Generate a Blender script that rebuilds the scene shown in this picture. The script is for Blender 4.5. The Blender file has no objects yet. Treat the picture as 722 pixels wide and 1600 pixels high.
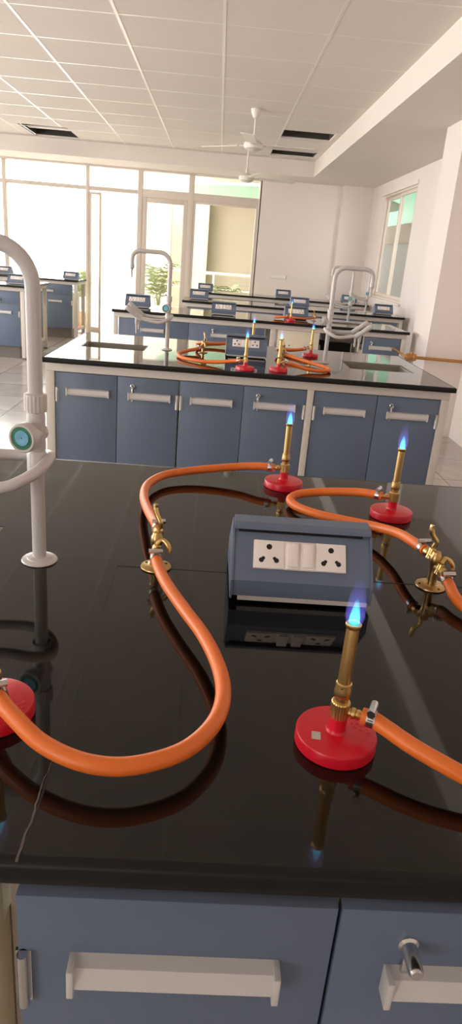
import bpy, bmesh, math, random
from mathutils import Vector, Matrix
random.seed(7)
C = bpy.context.scene.collection
PI = math.pi
HB = 0.85                 # bench top height
FZ = -0.06                # floor level

# ------------------------------------------------------------------ materials
def lin(r, g, b):
    f = lambda c: (c/255/12.92) if c/255 <= 0.04045 else ((c/255+0.055)/1.055)**2.4
    return (f(r), f(g), f(b), 1)

def mat(name, rgb, rough=0.5, metal=0.0, spec=0.5, coat=0.0, noise=0.0, nscale=20, bump=0.0, bscale=200):
    m = bpy.data.materials.new(name); m.use_nodes = True
    nt = m.node_tree; b = nt.nodes['Principled BSDF']
    c = lin(*rgb)
    b.inputs['Base Color'].default_value = c
    b.inputs['Roughness'].default_value = rough
    b.inputs['Metallic'].default_value = metal
    b.inputs['Specular IOR Level'].default_value = spec
    b.inputs['Coat Weight'].default_value = coat
    tc = nt.nodes.new('ShaderNodeTexCoord')
    if noise:
        n = nt.nodes.new('ShaderNodeTexNoise'); n.inputs['Scale'].default_value = nscale; n.inputs['Detail'].default_value = 5
        mx = nt.nodes.new('ShaderNodeMix'); mx.data_type = 'RGBA'
        mx.inputs['A'].default_value = tuple(x*(1-noise) for x in c[:3])+(1,)
        mx.inputs['B'].default_value = tuple(min(1, x*(1+noise)) for x in c[:3])+(1,)
        nt.links.new(tc.outputs['Object'], n.inputs['Vector'])
        nt.links.new(n.outputs['Fac'], mx.inputs['Factor'])
        nt.links.new(mx.outputs['Result'], b.inputs['Base Color'])
    if bump:
        n2 = nt.nodes.new('ShaderNodeTexNoise'); n2.inputs['Scale'].default_value = bscale
        bp = nt.nodes.new('ShaderNodeBump'); bp.inputs['Strength'].default_value = bump; bp.inputs['Distance'].default_value = 0.002
        nt.links.new(tc.outputs['Object'], n2.inputs['Vector'])
        nt.links.new(n2.outputs['Fac'], bp.inputs['Height']); nt.links.new(bp.outputs['Normal'], b.inputs['Normal'])
    return m

M = {}
M['wall'] = mat('wall_paint', (227, 217, 211), 0.85, noise=0.03, nscale=2)
M['ceil'] = mat('ceiling_tile', (224, 215, 207), 0.9, noise=0.03, nscale=3)
M['tbar'] = mat('white_tbar', (232, 225, 217), 0.3)
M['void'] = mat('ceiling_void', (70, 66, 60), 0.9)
M['door'] = mat('blue_laminate', (94, 107, 129), 0.42, noise=0.03, nscale=8)
M['blue'] = mat('blue_powdercoat', (100, 113, 134), 0.38, noise=0.02, nscale=30)
M['frame'] = mat('grey_powdercoat', (206, 198, 190), 0.5)
M['cream'] = mat('cream_board', (222, 212, 190), 0.6)
M['handle'] = mat('handle_grey', (200, 196, 194), 0.4)
M['chrome'] = mat('chrome', (215, 215, 215), 0.18, 1.0)
M['steel'] = mat('steel_band', (205, 205, 203), 0.28, 1.0, noise=0.1, nscale=300)
M['brass'] = mat('brass', (212, 178, 116), 0.34, 1.0, noise=0.10, nscale=120)
M['brass_old'] = mat('brass_worn', (190, 156, 104), 0.36, 1.0, noise=0.14, nscale=160)
M['pipe'] = mat('pipe_ochre', (176, 122, 66), 0.45, 0.3, noise=0.1)
M['red'] = mat('red_enamel', (206, 16, 40), 0.32, noise=0.06, nscale=60)
M['orange'] = mat('orange_rubber', (226, 112, 38), 0.42, noise=0.07, nscale=25)
M['tap'] = mat('tap_white_grey', (200, 195, 191), 0.34, noise=0.02, nscale=30)
M['teal'] = mat('green_disc', (40, 120, 84), 0.35)
M['sky'] = mat('blue_disc', (108, 172, 200), 0.4)
M['white'] = mat('white_plastic', (244, 236, 232), 0.35)
M['dark'] = mat('black_hole', (28, 24, 22), 0.7)
M['sticker'] = mat('silver_sticker', (196, 190, 184), 0.35, 0.3)
M['sink'] = mat('grey_polypropylene', (118, 110, 98), 0.45)
M['skirt'] = mat('grey_skirting', (104, 96, 90), 0.4)
M['alu'] = mat('beige_aluminium', (214, 202, 190), 0.45)
M['green'] = mat('green_canopy', (172, 208, 186), 0.6)
M['turq'] = mat('turquoise_panel', (92, 182, 150), 0.5)
M['yellow'] = mat('yellow_render', (188, 172, 152), 0.85, noise=0.04, nscale=2)
M['pale'] = mat('pale_render', (206, 196, 176), 0.85)
M['pink'] = mat('pinkish_column', (226, 208, 196), 0.85)
M['rail'] = mat('rail_white', (232, 232, 226), 0.4)
M['leaf'] = mat('palm_leaf', (142, 150, 100), 0.6, noise=0.3, nscale=20)
M['leafdark'] = mat('hedge_leaf', (66, 66, 54), 0.7, noise=0.3, nscale=10)
M['pot'] = mat('terracotta', (190, 130, 100), 0.7)
M['terrace'] = mat('terrace_tile', (220, 212, 200), 0.6)
M['beige'] = mat('beige_render', (118, 108, 90), 0.85)
M['fan'] = mat('fan_white', (226, 220, 212), 0.4)

# polished black granite with specks, dust and fine streaks
def granite():
    m = bpy.data.materials.new('black_granite'); m.use_nodes = True
    nt = m.node_tree; b = nt.nodes['Principled BSDF']; N = nt.nodes.new; L = nt.links.new
    tc = N('ShaderNodeTexCoord')
    v = N('ShaderNodeTexVoronoi'); v.inputs['Scale'].default_value = 190
    L(tc.outputs['Object'], v.inputs['Vector'])
    r = N('ShaderNodeValToRGB'); r.color_ramp.elements[0].position = 0.0; r.color_ramp.elements[0].color = (.03, .026, .023, 1)
    r.color_ramp.elements[1].position = 0.08; r.color_ramp.elements[1].color = (.004, .0032, .0027, 1)
    L(v.outputs['Distance'], r.inputs['Fac'])
    n = N('ShaderNodeTexNoise'); n.inputs['Scale'].default_value = 5; n.inputs['Detail'].default_value = 8; n.inputs['Roughness'].default_value = .65
    L(tc.outputs['Object'], n.inputs['Vector'])
    rr = N('ShaderNodeMapRange'); rr.inputs['From Min'].default_value = .35; rr.inputs['From Max'].default_value = .75
    rr.inputs['To Min'].default_value = .02; rr.inputs['To Max'].default_value = .07
    L(n.outputs['Fac'], rr.inputs['Value']); L(rr.outputs['Result'], b.inputs['Roughness'])
    dust = N('ShaderNodeMix'); dust.data_type = 'RGBA'; dust.inputs['B'].default_value = (.026, .022, .019, 1)
    n2 = N('ShaderNodeTexNoise'); n2.inputs['Scale'].default_value = 3.2; n2.inputs['Detail'].default_value = 10; n2.inputs['Roughness'].default_value = .75
    L(tc.outputs['Object'], n2.inputs['Vector'])
    r2 = N('ShaderNodeMapRange'); r2.inputs['From Min'].default_value = .48; r2.inputs['From Max'].default_value = .8; r2.inputs['To Max'].default_value = .45
    L(n2.outputs['Fac'], r2.inputs['Value']); L(r2.outputs['Result'], dust.inputs['Factor'])
    L(r.outputs['Color'], dust.inputs['A']); L(dust.outputs['Result'], b.inputs['Base Color'])
    b.inputs['IOR'].default_value = 1.45
    return m
M['granite'] = granite()
M['edge'] = mat('granite_edge', (16, 14, 13), 0.45, spec=0.3)
M['seam'] = mat('seam_joint', (16, 14, 13), 0.6)
M['dust'] = mat('seam_white_dust', (92, 83, 77), 0.8, noise=0.5, nscale=60)

def floor_mat():
    m = bpy.data.materials.new('marble_tile_floor'); m.use_nodes = True
    nt = m.node_tree; b = nt.nodes['Principled BSDF']; N = nt.nodes.new; L = nt.links.new
    tc = N('ShaderNodeTexCoord')
    br = N('ShaderNodeTexBrick'); br.offset = 0; br.inputs['Scale'].default_value = 1
    br.inputs['Brick Width'].default_value = .6; br.inputs['Row Height'].default_value = .6
    br.inputs['Mortar Size'].default_value = .004; br.inputs['Mortar'].default_value = lin(96, 88, 82)
    br.inputs['Color1'].default_value = lin(196, 188, 182); br.inputs['Color2'].default_value = lin(172, 164, 157)
    L(tc.outputs['Object'], br.inputs['Vector'])
    n = N('ShaderNodeTexNoise'); n.inputs['Scale'].default_value = 2.2; n.inputs['Detail'].default_value = 8; n.inputs['Distortion'].default_value = 1.4
    L(tc.outputs['Object'], n.inputs['Vector'])
    r = N('ShaderNodeMapRange'); r.inputs['To Min'].default_value = .7; r.inputs['To Max'].default_value = 1.25
    L(n.outputs['Fac'], r.inputs['Value'])
    mx = N('ShaderNodeMix'); mx.data_type = 'RGBA'; mx.blend_type = 'MULTIPLY'; mx.inputs['Factor'].default_value = 1
    L(br.outputs['Color'], mx.inputs['A']); L(r.outputs['Result'], mx.inputs['B'])
    L(mx.outputs['Result'], b.inputs['Base Color'])
    b.inputs['Roughness'].default_value = .18
    return m
M['floor'] = floor_mat()

def glass():
    m = bpy.data.materials.new('clear_pane'); m.use_nodes = True
    nt = m.node_tree; nt.nodes.clear(); N = nt.nodes.new; L = nt.links.new
    o = N('ShaderNodeOutputMaterial'); t = N('ShaderNodeBsdfTransparent'); t.inputs['Color'].default_value = (.97, .98, .97, 1)
    g = N('ShaderNodeBsdfGlossy'); g.inputs['Roughness'].default_value = .02; f = N('ShaderNodeFresnel'); f.inputs['IOR'].default_value = 1.45
    ge = N('ShaderNodeNewGeometry'); mr = N('ShaderNodeMapRange'); mr.inputs['To Min'].default_value = 1.45; mr.inputs['To Max'].default_value = 1/1.45
    L(ge.outputs['Backfacing'], mr.inputs['Value']); L(mr.outputs['Result'], f.inputs['IOR'])
    x = N('ShaderNodeMixShader'); L(f.outputs['Fac'], x.inputs['Fac']); L(t.outputs['BSDF'], x.inputs[1]); L(g.outputs['BSDF'], x.inputs[2])
    L(x.outputs['Shader'], o.inputs['Surface'])
    return m
M['glass'] = glass()

def flame(name, col, strength, zlo, zhi, power):
    """burning gas: a volume that only gives off light, fading with height in the flame"""
    m = bpy.data.materials.new(name); m.use_nodes = True
    nt = m.node_tree; nt.nodes.clear(); N = nt.nodes.new; L = nt.links.new
    o = N('ShaderNodeOutputMaterial'); e = N('ShaderNodeEmission'); e.inputs['Color'].default_value = (*col, 1)
    tc = N('ShaderNodeTexCoord'); sp = N('ShaderNodeSeparateXYZ'); L(tc.outputs['Object'], sp.inputs['Vector'])
    r = N('ShaderNodeMapRange'); r.inputs['From Min'].default_value = zlo; r.inputs['From Max'].default_value = zhi
    r.inputs['To Min'].default_value = 1; r.inputs['To Max'].default_value = 0
    L(sp.outputs['Z'], r.inputs['Value'])
    p = N('ShaderNodeMath'); p.operation = 'POWER'; p.inputs[1].default_value = power; L(r.outputs['Result'], p.inputs[0])
    k = N('ShaderNodeMath'); k.operation = 'MULTIPLY'; k.inputs[1].default_value = strength; L(p.outputs['Value'], k.inputs[0])
    L(k.outputs['Value'], e.inputs['Strength']); L(e.outputs['Emission'], o.inputs['Volume'])
    return m
M['flame'] = flame('flame_violet', (.22, .22, 1.0), 34, .160, .228, 1.3)
M['core'] = flame('flame_cyan', (.06, .85, 1.0), 170, .160, .194, 0.5)

# ------------------------------------------------------------------ mesh builder
class MB:
    flip = False
    def __init__(s): s.v = []; s.f = []; s.mi = []; s.mats = []
    def _m(s, m):
        if m not in s.mats: s.mats.append(m)
        return s.mats.index(m)
    def add(s, vs, fs, m):
        k = len(s.v); i = s._m(m); s.v += [tuple(v) for v in vs]
        for f in fs: s.f.append([k+a for a in f]); s.mi.append(i)
    def box(s, x0, x1, y0, y1, z0, z1, m, bev=0.0, seg=2, mtx=None):
        bm = bmesh.new(); bmesh.ops.create_cube(bm, size=1)
        for v in bm.verts:
            v.co = Vector((x0+(v.co.x+.5)*(x1-x0), y0+(v.co.y+.5)*(y1-y0), z0+(v.co.z+.5)*(z1-z0)))
        if bev: bmesh.ops.bevel(bm, geom=bm.edges[:], offset=bev, segments=seg, profile=.5, affect='EDGES')
        if mtx: bmesh.ops.transform(bm, matrix=mtx, verts=bm.verts)
        bm.verts.index_update()
        s.add([v.co for v in bm.verts], [[v.index for v in f.verts] for f in bm.faces], m); bm.free()
    def lathe(s, prof, m, o=(0, 0, 0), axis=(0, 0, 1), n=32, knurl=0):
        """prof: list of (r, h) along axis"""
        a = Vector(axis).normalized(); q = Vector((0, 0, 1)).rotation_difference(a); o = Vector(o)
        vs = []; fs = []; rings = []
        for r, h in prof:
            if r < 1e-6: rings.append([len(vs)]); vs.append(o+q @ Vector((0, 0, h)))
            else:
                rings.append(list(range(len(vs), len(vs)+n)))
                for i in range(n):
                    t = 2*PI*i/n; rr = r*(1+(knurl if i % 2 else 0))
                    vs.append(o+q @ Vector((rr*math.cos(t), rr*math.sin(t), h)))
        for A, B in zip(rings, rings[1:]):
            if len(A) == 1 and len(B) == 1: continue
            for i in range(n):
                j = (i+1) % n
                if len(A) == 1: fs.append([A[0], B[j], B[i]])
                elif len(B) == 1: fs.append([A[i], A[j], B[0]])
                else: fs.append([A[i], A[j], B[j], B[i]])
        s.add(vs, fs, m)
    def tube(s, pts, r, m, n=14, cap=True):
        """pts: list of points; r: number or list"""
        P = [Vector(p) for p in pts]; k = len(P); rs = r if isinstance(r, (list, tuple)) else [r]*k
        T = [(P[min(i+1, k-1)]-P[max(i-1, 0)]).normalized() for i in range(k)]
        u = T[0].orthogonal().normalized(); vs = []; fs = []
        for i in range(k):
            if i: u = T[i-1].rotation_difference(T[i]) @ u
            u = (u-T[i]*u.dot(T[i])).normalized(); w = T[i].cross(u)
            for j in range(n):
                t = 2*PI*j/n; vs.append(P[i]+(u*math.cos(t)+w*math.sin(t))*rs[i])
        for i in range(k-1):
            for j in range(n):
                a = i*n+j; b = i*n+(j+1) % n; fs.append([a, b, b+n, a+n])
        if cap:
            fs.append(list(range(n))[::-1]); fs.append(list(range((k-1)*n, k*n)))
        s.add(vs, fs, m)
    def prism(s, poly, x0, x1, m):
        """poly: (y,z) outline extruded along x"""
        n = len(poly); vs = [(x0, y, z) for y, z in poly]+[(x1, y, z) for y, z in poly]
        fs = [[i, (i+1) % n, (i+1) % n+n, i+n] for i in range(n)]+[list(range(n))[::-1], list(range(n, 2*n))]
        s.add(vs, fs, m)
    def build(s, name, parent=None, smooth=True, angle=38, loc=None):
        me = bpy.data.meshes.new(name); me.from_pydata([(-x, y, z) for x, y, z in s.v] if MB.flip else s.v, [], s.f)
        for m in s.mats: me.materials.append(m)
        me.polygons.foreach_set('material_index', s.mi)
        bm = bmesh.new(); bm.from_mesh(me); bmesh.ops.recalc_face_normals(bm, faces=bm.faces); bm.to_mesh(me); bm.free()
        if smooth:
            me.polygons.foreach_set('use_smooth', [True]*len(me.polygons)); me.set_sharp_from_angle(angle=math.radians(angle))
        me.update()
        o = bpy.data.objects.new(name, me); C.objects.link(o)
        if parent: o.parent = parent
        if loc: o.location = loc
        return o

def spline(pts, sub=8):
    P = [Vector(p) for p in pts]; P = [P[0]*2-P[1]]+P+[P[-1]*2-P[-2]]; out = []
    for i in range(1, len(P)-2):
        a, b, c, d = P[i-1:i+3]
        for k in range(sub):
            t = k/sub
            out.append(.5*((2*b)+(c-a)*t+(2*a-5*b+4*c-d)*t*t+(3*b-a-3*c+d)*t**3))
    out.append(P[-2]); return out

def tag(o, label, cat, group=None):
    o['label'] = label; o['category'] = cat
    if group: o['group'] = group
    return o
def thing(name, label, cat, loc=(0, 0, 0), rz=0, group=None):
    o = bpy.data.objects.new(name, None); C.objects.link(o); o.location = loc; o.rotation_euler = (0, 0, rz)
    o.empty_display_size = .05
    return tag(o, label, cat, group)
def struct(mb, name, parent=None, smooth=False):
    o = mb.build(name, parent, smooth); o['kind'] = 'structure'; return o
def copy_tree(o, parent=None):
    c = o.copy(); C.objects.link(c); c.parent = parent
    for ch in list(o.children): copy_tree(ch, c)
    return c
def dup(o, label, loc, rz=0, drop=()):
    c = copy_tree(o); c.location = loc; c.rotation_euler = (0, 0, rz); c['label'] = label
    return c

# ------------------------------------------------------------------ room shell
XL, XR, YF, YB = -6.6, 2.42, -3.2, 12.05
CZ, SZ = 2.81, 2.60
b = MB(); b.box(XL-.2, 4.2, YF-.2, YB+.1, FZ-.1, FZ, M['floor']); struct(b, 'floor')

# ceiling with three open light recesses
holes = [(.63, 1.26, 8.84, 9.40), (.63, 1.26, 10.34, 10.92), (-2.78, -2.13, 10.12, 11.12)]
xs = sorted({XL, XR}|{h[i] for h in holes for i in (0, 1)}); ys = sorted({YF, YB}|{h[i] for h in holes for i in (2, 3)})
b = MB()
for x0, x1 in zip(xs, xs[1:]):
    for y0, y1 in zip(ys, ys[1:]):
        if any(h[0] <= x0 < h[1] and h[2] <= y0 < h[3] for h in holes): continue
        b.box(x0, x1, y0, y1, CZ, CZ+.02, M['ceil'])
struct(b, 'ceiling')
b = MB(); b.box(XL-.3, 3, YF-.3, YB+.1, CZ+.36, CZ+.44, M['void']); struct(b, 'roof')
b = MB()
for i in range(-6, 6):
    x = -.07+.71*i
    if XL < x < 1.33:
        segs = [(YF, 11.2)]
        for h in holes:
            if h[0] < x < h[1]: segs = [(YF, h[2]), (h[3], 11.2)]
        for s0, s1 in segs: b.box(x-.011, x+.011, s0, s1, CZ-.0015, CZ+.002, M['tbar'])
for k in range(-16, 5):
    y = 8.12+.71*k
    if YF < y < 11.2: b.box(XL, 1.33, y-.009, y+.009, CZ-.001, CZ+.002, M['tbar'])
struct(b, 'trim_1')
def recess(h, label, nbar):
    t = thing('light_recess', label, 'ceiling opening', ((h[0]+h[1])/2, (h[2]+h[3])/2, CZ+.021), 0, 'open light recesses in the ceiling')
    w, d = (h[1]-h[0])/2, (h[3]-h[2])/2
    q = MB()
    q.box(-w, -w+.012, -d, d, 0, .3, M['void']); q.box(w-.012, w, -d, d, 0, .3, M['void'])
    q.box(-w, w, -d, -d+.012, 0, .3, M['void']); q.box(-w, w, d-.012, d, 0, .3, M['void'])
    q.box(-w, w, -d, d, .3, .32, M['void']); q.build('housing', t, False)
    for i in range(nbar):
        q = MB()
        if nbar == 1: q.box(-w, w, -.05+.02, .07, .02, .05, M['tbar'])
        else: q.box(-.12+.22*i, -.10+.22*i, -d, d, .08, .11, M['alu'])
        q.build('crossbar', t, False)
    return t
recess(holes[0], 'open dark light recess in the ceiling beside the white beam, nearer of two', 2)
recess(holes[1], 'open dark light recess in the ceiling at the far end of the white beam', 1)
recess(holes[2], 'open dark light recess in the ceiling above the bright glazed wall', 1)

b = MB(); b.box(1.33, XR, YF, YB, SZ, CZ+.02, M['ceil']); struct(b, 'beam_right')
b = MB(); b.box(XL, 1.33, 11.2, YB, SZ, CZ+.02, M['ceil']); struct(b, 'beam_back')

# back wall: solid right part and header; glazed left part
b = MB(); b.box(.60, XR+.2, YB, YB+.2, FZ, 2.9, M['wall'])
b.box(1.93, XR+.05, YB-.14, YB, FZ, SZ, M['wall'])
struct(b, 'wall_back')
# right wall with window opening and projecting column
WY0, WY1, WZ0, WZ1 = 9.25, 11.02, .98, 2.42
b = MB()
b.box(XR, XR+.08, 6.6, WY0, FZ, 2.9, M['wall']); b.box(XR, XR+.08, WY1, YB+.2, FZ, 2.9, M['wall'])
b.box(XR, XR+.08, WY0, WY1, FZ, WZ0, M['wall']); b.box(XR, XR+.08, WY0, WY1, WZ1, 2.9, M['wall'])
b.box(2.30, 2.62, YF, 6.6, FZ, 2.9, M['wall'])
struct(b, 'wall_right')
b = MB(); b.box(1.94, 2.45, 6.22, 6.74, FZ, SZ, M['wall']); struct(b, 'column')
b = MB(); b.box(1.925, 2.19, 6.205, 6.22, FZ, FZ+.10, M['skirt']); b.box(1.925, 1.94, 6.205, 6.75, FZ, FZ+.10, M['skirt'])
struct(b, 'baseboard_right')
b = MB(); b.box(2.28, 2.42, 6.76, 7.05, FZ, .80, M['wall']); struct(b, 'trim_2')
# unseen left and front walls; window openings added and sized to bring in daylight
b = MB()
b.box(XL-.2, XL, YF, YB+.1, FZ, .45, M['wall']); b.box(XL-.2, XL, YF, YB+.1, 2.60, 2.9, M['wall'])
for y, d in ((YF, 3.6), (6.2, .3), (8.6, 3.55)): b.box(XL-.2, XL, y, y+d, .45, 2.60, M['wall'])
struct(b, 'wall_left')
b = MB()
b.box(XL, XR+.2, YF-.2, YF, FZ, 1.0, M['wall']); b.box(XL, XR+.2, YF-.2, YF, 2.4, 2.9, M['wall'])
for x0, x1 in ((XL, -5.8), (-3.0, XR+.2)): b.box(x0, x1, YF-.2, YF, 1.0, 2.4, M['wall'])
struct(b, 'wall_front')

# glazed wall: mullions, transom, door leaves, panes
def frame_rect(q, x0, x1, z0, z1, w, y0, y1, m, wb=None):
    wb = w if wb is None else wb
    q.box(x0, x0+w, y0, y1, z0, z1, m, .004); q.box(x1-w, x1, y0, y1, z0, z1, m, .004)
    q.box(x0+w, x1-w, y0, y1, z1-w, z1, m, .004); q.box(x0+w, x1-w, y0, y1, z0, z0+wb, m, .004)
yg = YB
q = MB()
for x, w in ((-2.21, .05), (-1.355, .08), (-.525, .09), (.60, .04), (-3.55, .06), (-4.9, .06)):
    q.box(x-w/2, x+w/2, yg, yg+.09, FZ, SZ+.05, M['alu'], .005)
q.box(XL, -1.35, yg+.006, yg+.08, 2.225, 2.285, M['alu'], .005)
q.box(-1.35, .60, yg+.006, yg+.08, 2.19, 2.31, M['alu'], .005)
q.box(XL, .60, yg-.02, yg+.1, SZ-.03, 2.9, M['alu'], .003)
q.box(XL, .60, yg, yg+.1, FZ-.01, FZ+.03, M['alu'], .003)
wf = struct(q, 'window_1', smooth=True)
def pane(x0, x1, z0, z1, parent, y=yg+.04):
    g = MB(); g.box(x0, x1, y, y+.006, z0, z1, M['glass']); return struct(g, 'pane', parent)
for x0, x1 in ((-6.5, -4.93), (-4.87, -3.58), (-3.52, -2.235), (-2.185, -1.395), (-1.315, -.57), (-.48, .58)):
    pane(x0, x1, 2.29, SZ-.03, wf)
for x0, x1 in ((-6.5, -4.93), (-4.87, -3.58), (-3.52, -2.235)): pane(x0, x1, FZ+.03, 2.225, wf)
q = MB(); frame_rect(q, -.48, .58, FZ+.03, 2.19, .035, yg+.01, yg+.07, M['alu']); w2 = struct(q, 'window_2', smooth=True)
pane(-.45, .55, FZ+.06, 2.16, w2)
q = MB(); frame_rect(q, -1.315, -.57, FZ+.03, 2.19, .075, yg+.01, yg+.07, M['alu'], .14); d1 = struct(q, 'door_1', smooth=True)
pane(-1.24, -.645, FZ+.17, 2.115, d1)
q = MB()
frame_rect(q, -2.185, -1.985, FZ+.03, 2.20, .035, yg+.01, yg+.06, M['alu'], .1)
d2 = struct(q, 'door_2', smooth=True)
pane(-2.155, -2.015, FZ+.12, 2.17, d2)

# right window: sliding sashes seen at a glancing angle
q = MB()
X0, X1 = XR+.01, XR+.075
def frame_y(q, y0, y1, z0, z1, w, x0, x1, m):
    q.box(x0, x1, y0, y0+w, z0, z1, m, .004); q.box(x0, x1, y1-w, y1, z0, z1, m, .004)
    q.box(x0, x1, y0+w, y1-w, z1-w, z1, m, .004); q.box(x0, x1, y0+w, y1-w, z0, z0+w, m, .004)
frame_y(q, WY0, WY1, WZ0, WZ1, .03, X0-.01, X1+.01, M['alu'])
q.box(XR-.03, XR+.06, WY0-.04, WY1+.04, WZ0-.03, WZ0, M['wall'], .004)
q.box(XR-.02, XR+.02, WY0-.02, WY1+.2, WZ1+.0, WZ1+.05, M['wall'], .004)
w3 = struct(q, 'window_3', smooth=True)
for y0, y1, x in ((WY0+.03, 10.15, X0+.005), (10.11, WY1-.03, X0+.032)):
    q = MB(); frame_y(q, y0, y1, WZ0+.03, WZ1-.03, .045, x, x+.025, M['alu']); s = struct(q, 'sash', w3, True)
    g = MB(); g.box(x+.010, x+.015, y0+.04, y1-.04, WZ0+.07, WZ1-.07, M['glass']); struct(g, 'pane', s)

# wall plate on the back wall
q = MB(); q.box(.87, 1.15, YB-.012, YB, 1.10, 1.17, M['wall'], .003)
for i in range(6): q.box(.89+.042*i, .92+.042*i, YB-.015, YB-.012, 1.115, 1.155, M['white'])
tag(q.build('switch_plate'), 'long off-white switch plate on the plain back wall', 'switch plate')

# ------------------------------------------------------------------ outside
q = MB(); q.box(-14, 9, YB+.2, 26, FZ-.12, FZ-.02, M['terrace']); q.box(XR+.62, 9, -2, YB+.2, FZ-.12, FZ-.02, M['terrace']); struct(q, 'ground')
q = MB()
q.box(-.335, 3.0, 19.3, 19.6, FZ, 2.78, M['yellow']); q.box(-1.0, -.335, 18.9, 19.6, FZ, 3.3, M['pale']); q.box(-.335, 3.0, 18.5, 19.6, 2.78, 3.5, M['pale'])
q.box(-1.72, -1.28, 18.6, 19.0, FZ, 2.58, M['pink']); q.box(-3.6, -1.0, 19.4, 19.6, FZ, 3.4, M['pale'])
o = q.build('building', None, False); tag(o, 'pale yellow building with deep bays seen through the glazed wall', 'building')
q = MB(); q.lathe([(0, -.04), (.8, -.04), (2.0, -.03), (2.50, -.02), (2.55, 0), (2.52, .05), (1.6, .12), (0, .15)], M['green'], (1.22, 15.75, 2.60), n=48)
tag(q.build('canopy_disc'), 'round pale green canopy outside above the glazed door', 'canopy')
r = thing('balustrade', 'white metal railing along the terrace outside the glass', 'railing', (0, 14.0, FZ))
q = MB(); q.tube([(-1.9, 0, 1.12), (2.6, 0, 1.12)], .028, M['rail']); q.build('handrail', r)
q = MB(); q.tube([(-1.9, 0, .82), (2.6, 0, .82)], .016, M['rail']); q.build('middle_rail', r)
q = MB(); q.tube([(-1.9, 0, .42), (2.6, 0, .42)], .016, M['rail']); q.build('lower_rail', r)
for i in range(6): q = MB(); q.box(-1.85+.88*i-.02, -1.85+.88*i+.02, -.02, .02, 0, 1.12, M['rail'], .004); q.build('post', r)
def palm(label, loc, h, nf, seed, spread=.5, name='potted_palm'):
    rnd = random.Random(seed); t = thing(name, label, 'plant', loc, 0, None)
    q = MB(); q.lathe([(0, 0), (.12, 0), (.17, .26), (.185, .28), (.165, .28), (.15, .24), (0, .24)], M['pot']); q.build('pot', t)
    q = MB(); fol = MB()
    for i in range(nf):
        a = rnd.uniform(0, 2*PI); hh = h*rnd.uniform(.7, 1.0); sp = spread*rnd.uniform(.5, 1.1)
        pts = []
        for k in range(13):
            s_ = k/12; pts.append(Vector((math.cos(a)*sp*s_**1.7, math.sin(a)*sp*s_**1.7, .24+(hh-.24)*(1-(1-s_)**1.5)-.18*sp*s_**5)))
        q.tube(pts, [.008*(1-.8*k/12) for k in range(13)], M['leaf'], 5)
        for k in range(5, 13):
            for sgn in (-1, 1):
                p = pts[k]; d = (pts[k]-pts[k-1]).normalized(); sd = d.cross(Vector((0, 0, 1)))
                if sd.length < .05: sd = Vector((1, 0, 0))
                sd = sd.normalized()*sgn; L_ = .26*rnd.uniform(.7, 1.1)*(1-.45*(k-5)/8)
                tip = p+sd*L_*.75+d*L_*.45-Vector((0, 0, L_*.35)); w_ = d*.011; mid = (p+tip)/2+Vector((0, 0, .02))
                fol.add([p-w_, p+w_, mid+w_*1.5, tip, mid-w_*1.5], [[0, 1, 2, 4], [4, 2, 3]], M['leaf'])
    q.build('stalks', t); o = fol.build('fronds', t)
    return t
palm('tall feathery palm in a pot outside the glazed door', (-1.10, 13.2, FZ-.02), 1.35, 16, 3, .42)
palm('low bushy palm outside the window beside the glazed door', (.16, 13.5, FZ-.02), 1.02, 16, 5, .40)
palm('thin leafy plant outside, beyond the end of the far left bench', (-2.52, 13.2, FZ-.02), 1.05, 12, 8, .22, 'potted_plant')
q = MB(); q.box(-1.2, 2.6, 12.6, 20.2, 3.62, 3.8, M['pale']); q.box(-1.2, -.9, 19.8, 20.2, FZ, 3.62, M['pale']); q.box(2.3, 2.6, 19.8, 20.2, FZ, 3.62, M['pale'])  # slab out of view, added to keep sky light off the building
tag(q.build('terrace_shade_slab', None, False), 'unseen pale slab added to shade the terrace outside the glass', 'roof')
# outside the right window
q = MB(); q.box(4.6, 4.8, 8, 30, FZ, 2.05, M['leafdark']); q.box(4.55, 4.85, 8, 30, 2.05, 2.5, M['beige']); q.box(4.7, 4.8, 8, 30, 2.5, 3.4, M['turq'])
o = q.build('boundary_wall', None, False); tag(o, 'garden wall with green planting and turquoise sheeting outside the right window', 'wall')

q = MB(); q.box(2.75, 5.0, 7.0, 30, 3.45, 3.6, M['pale']); q.box(4.85, 5.0, 7.0, 30, FZ, 3.45, M['pale'])  # added overhead slab, darkens the wall beyond the right window
tag(q.build('walkway_shade_slab', None, False), 'flat slab added to shade the walkway outside the right window', 'roof')
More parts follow.
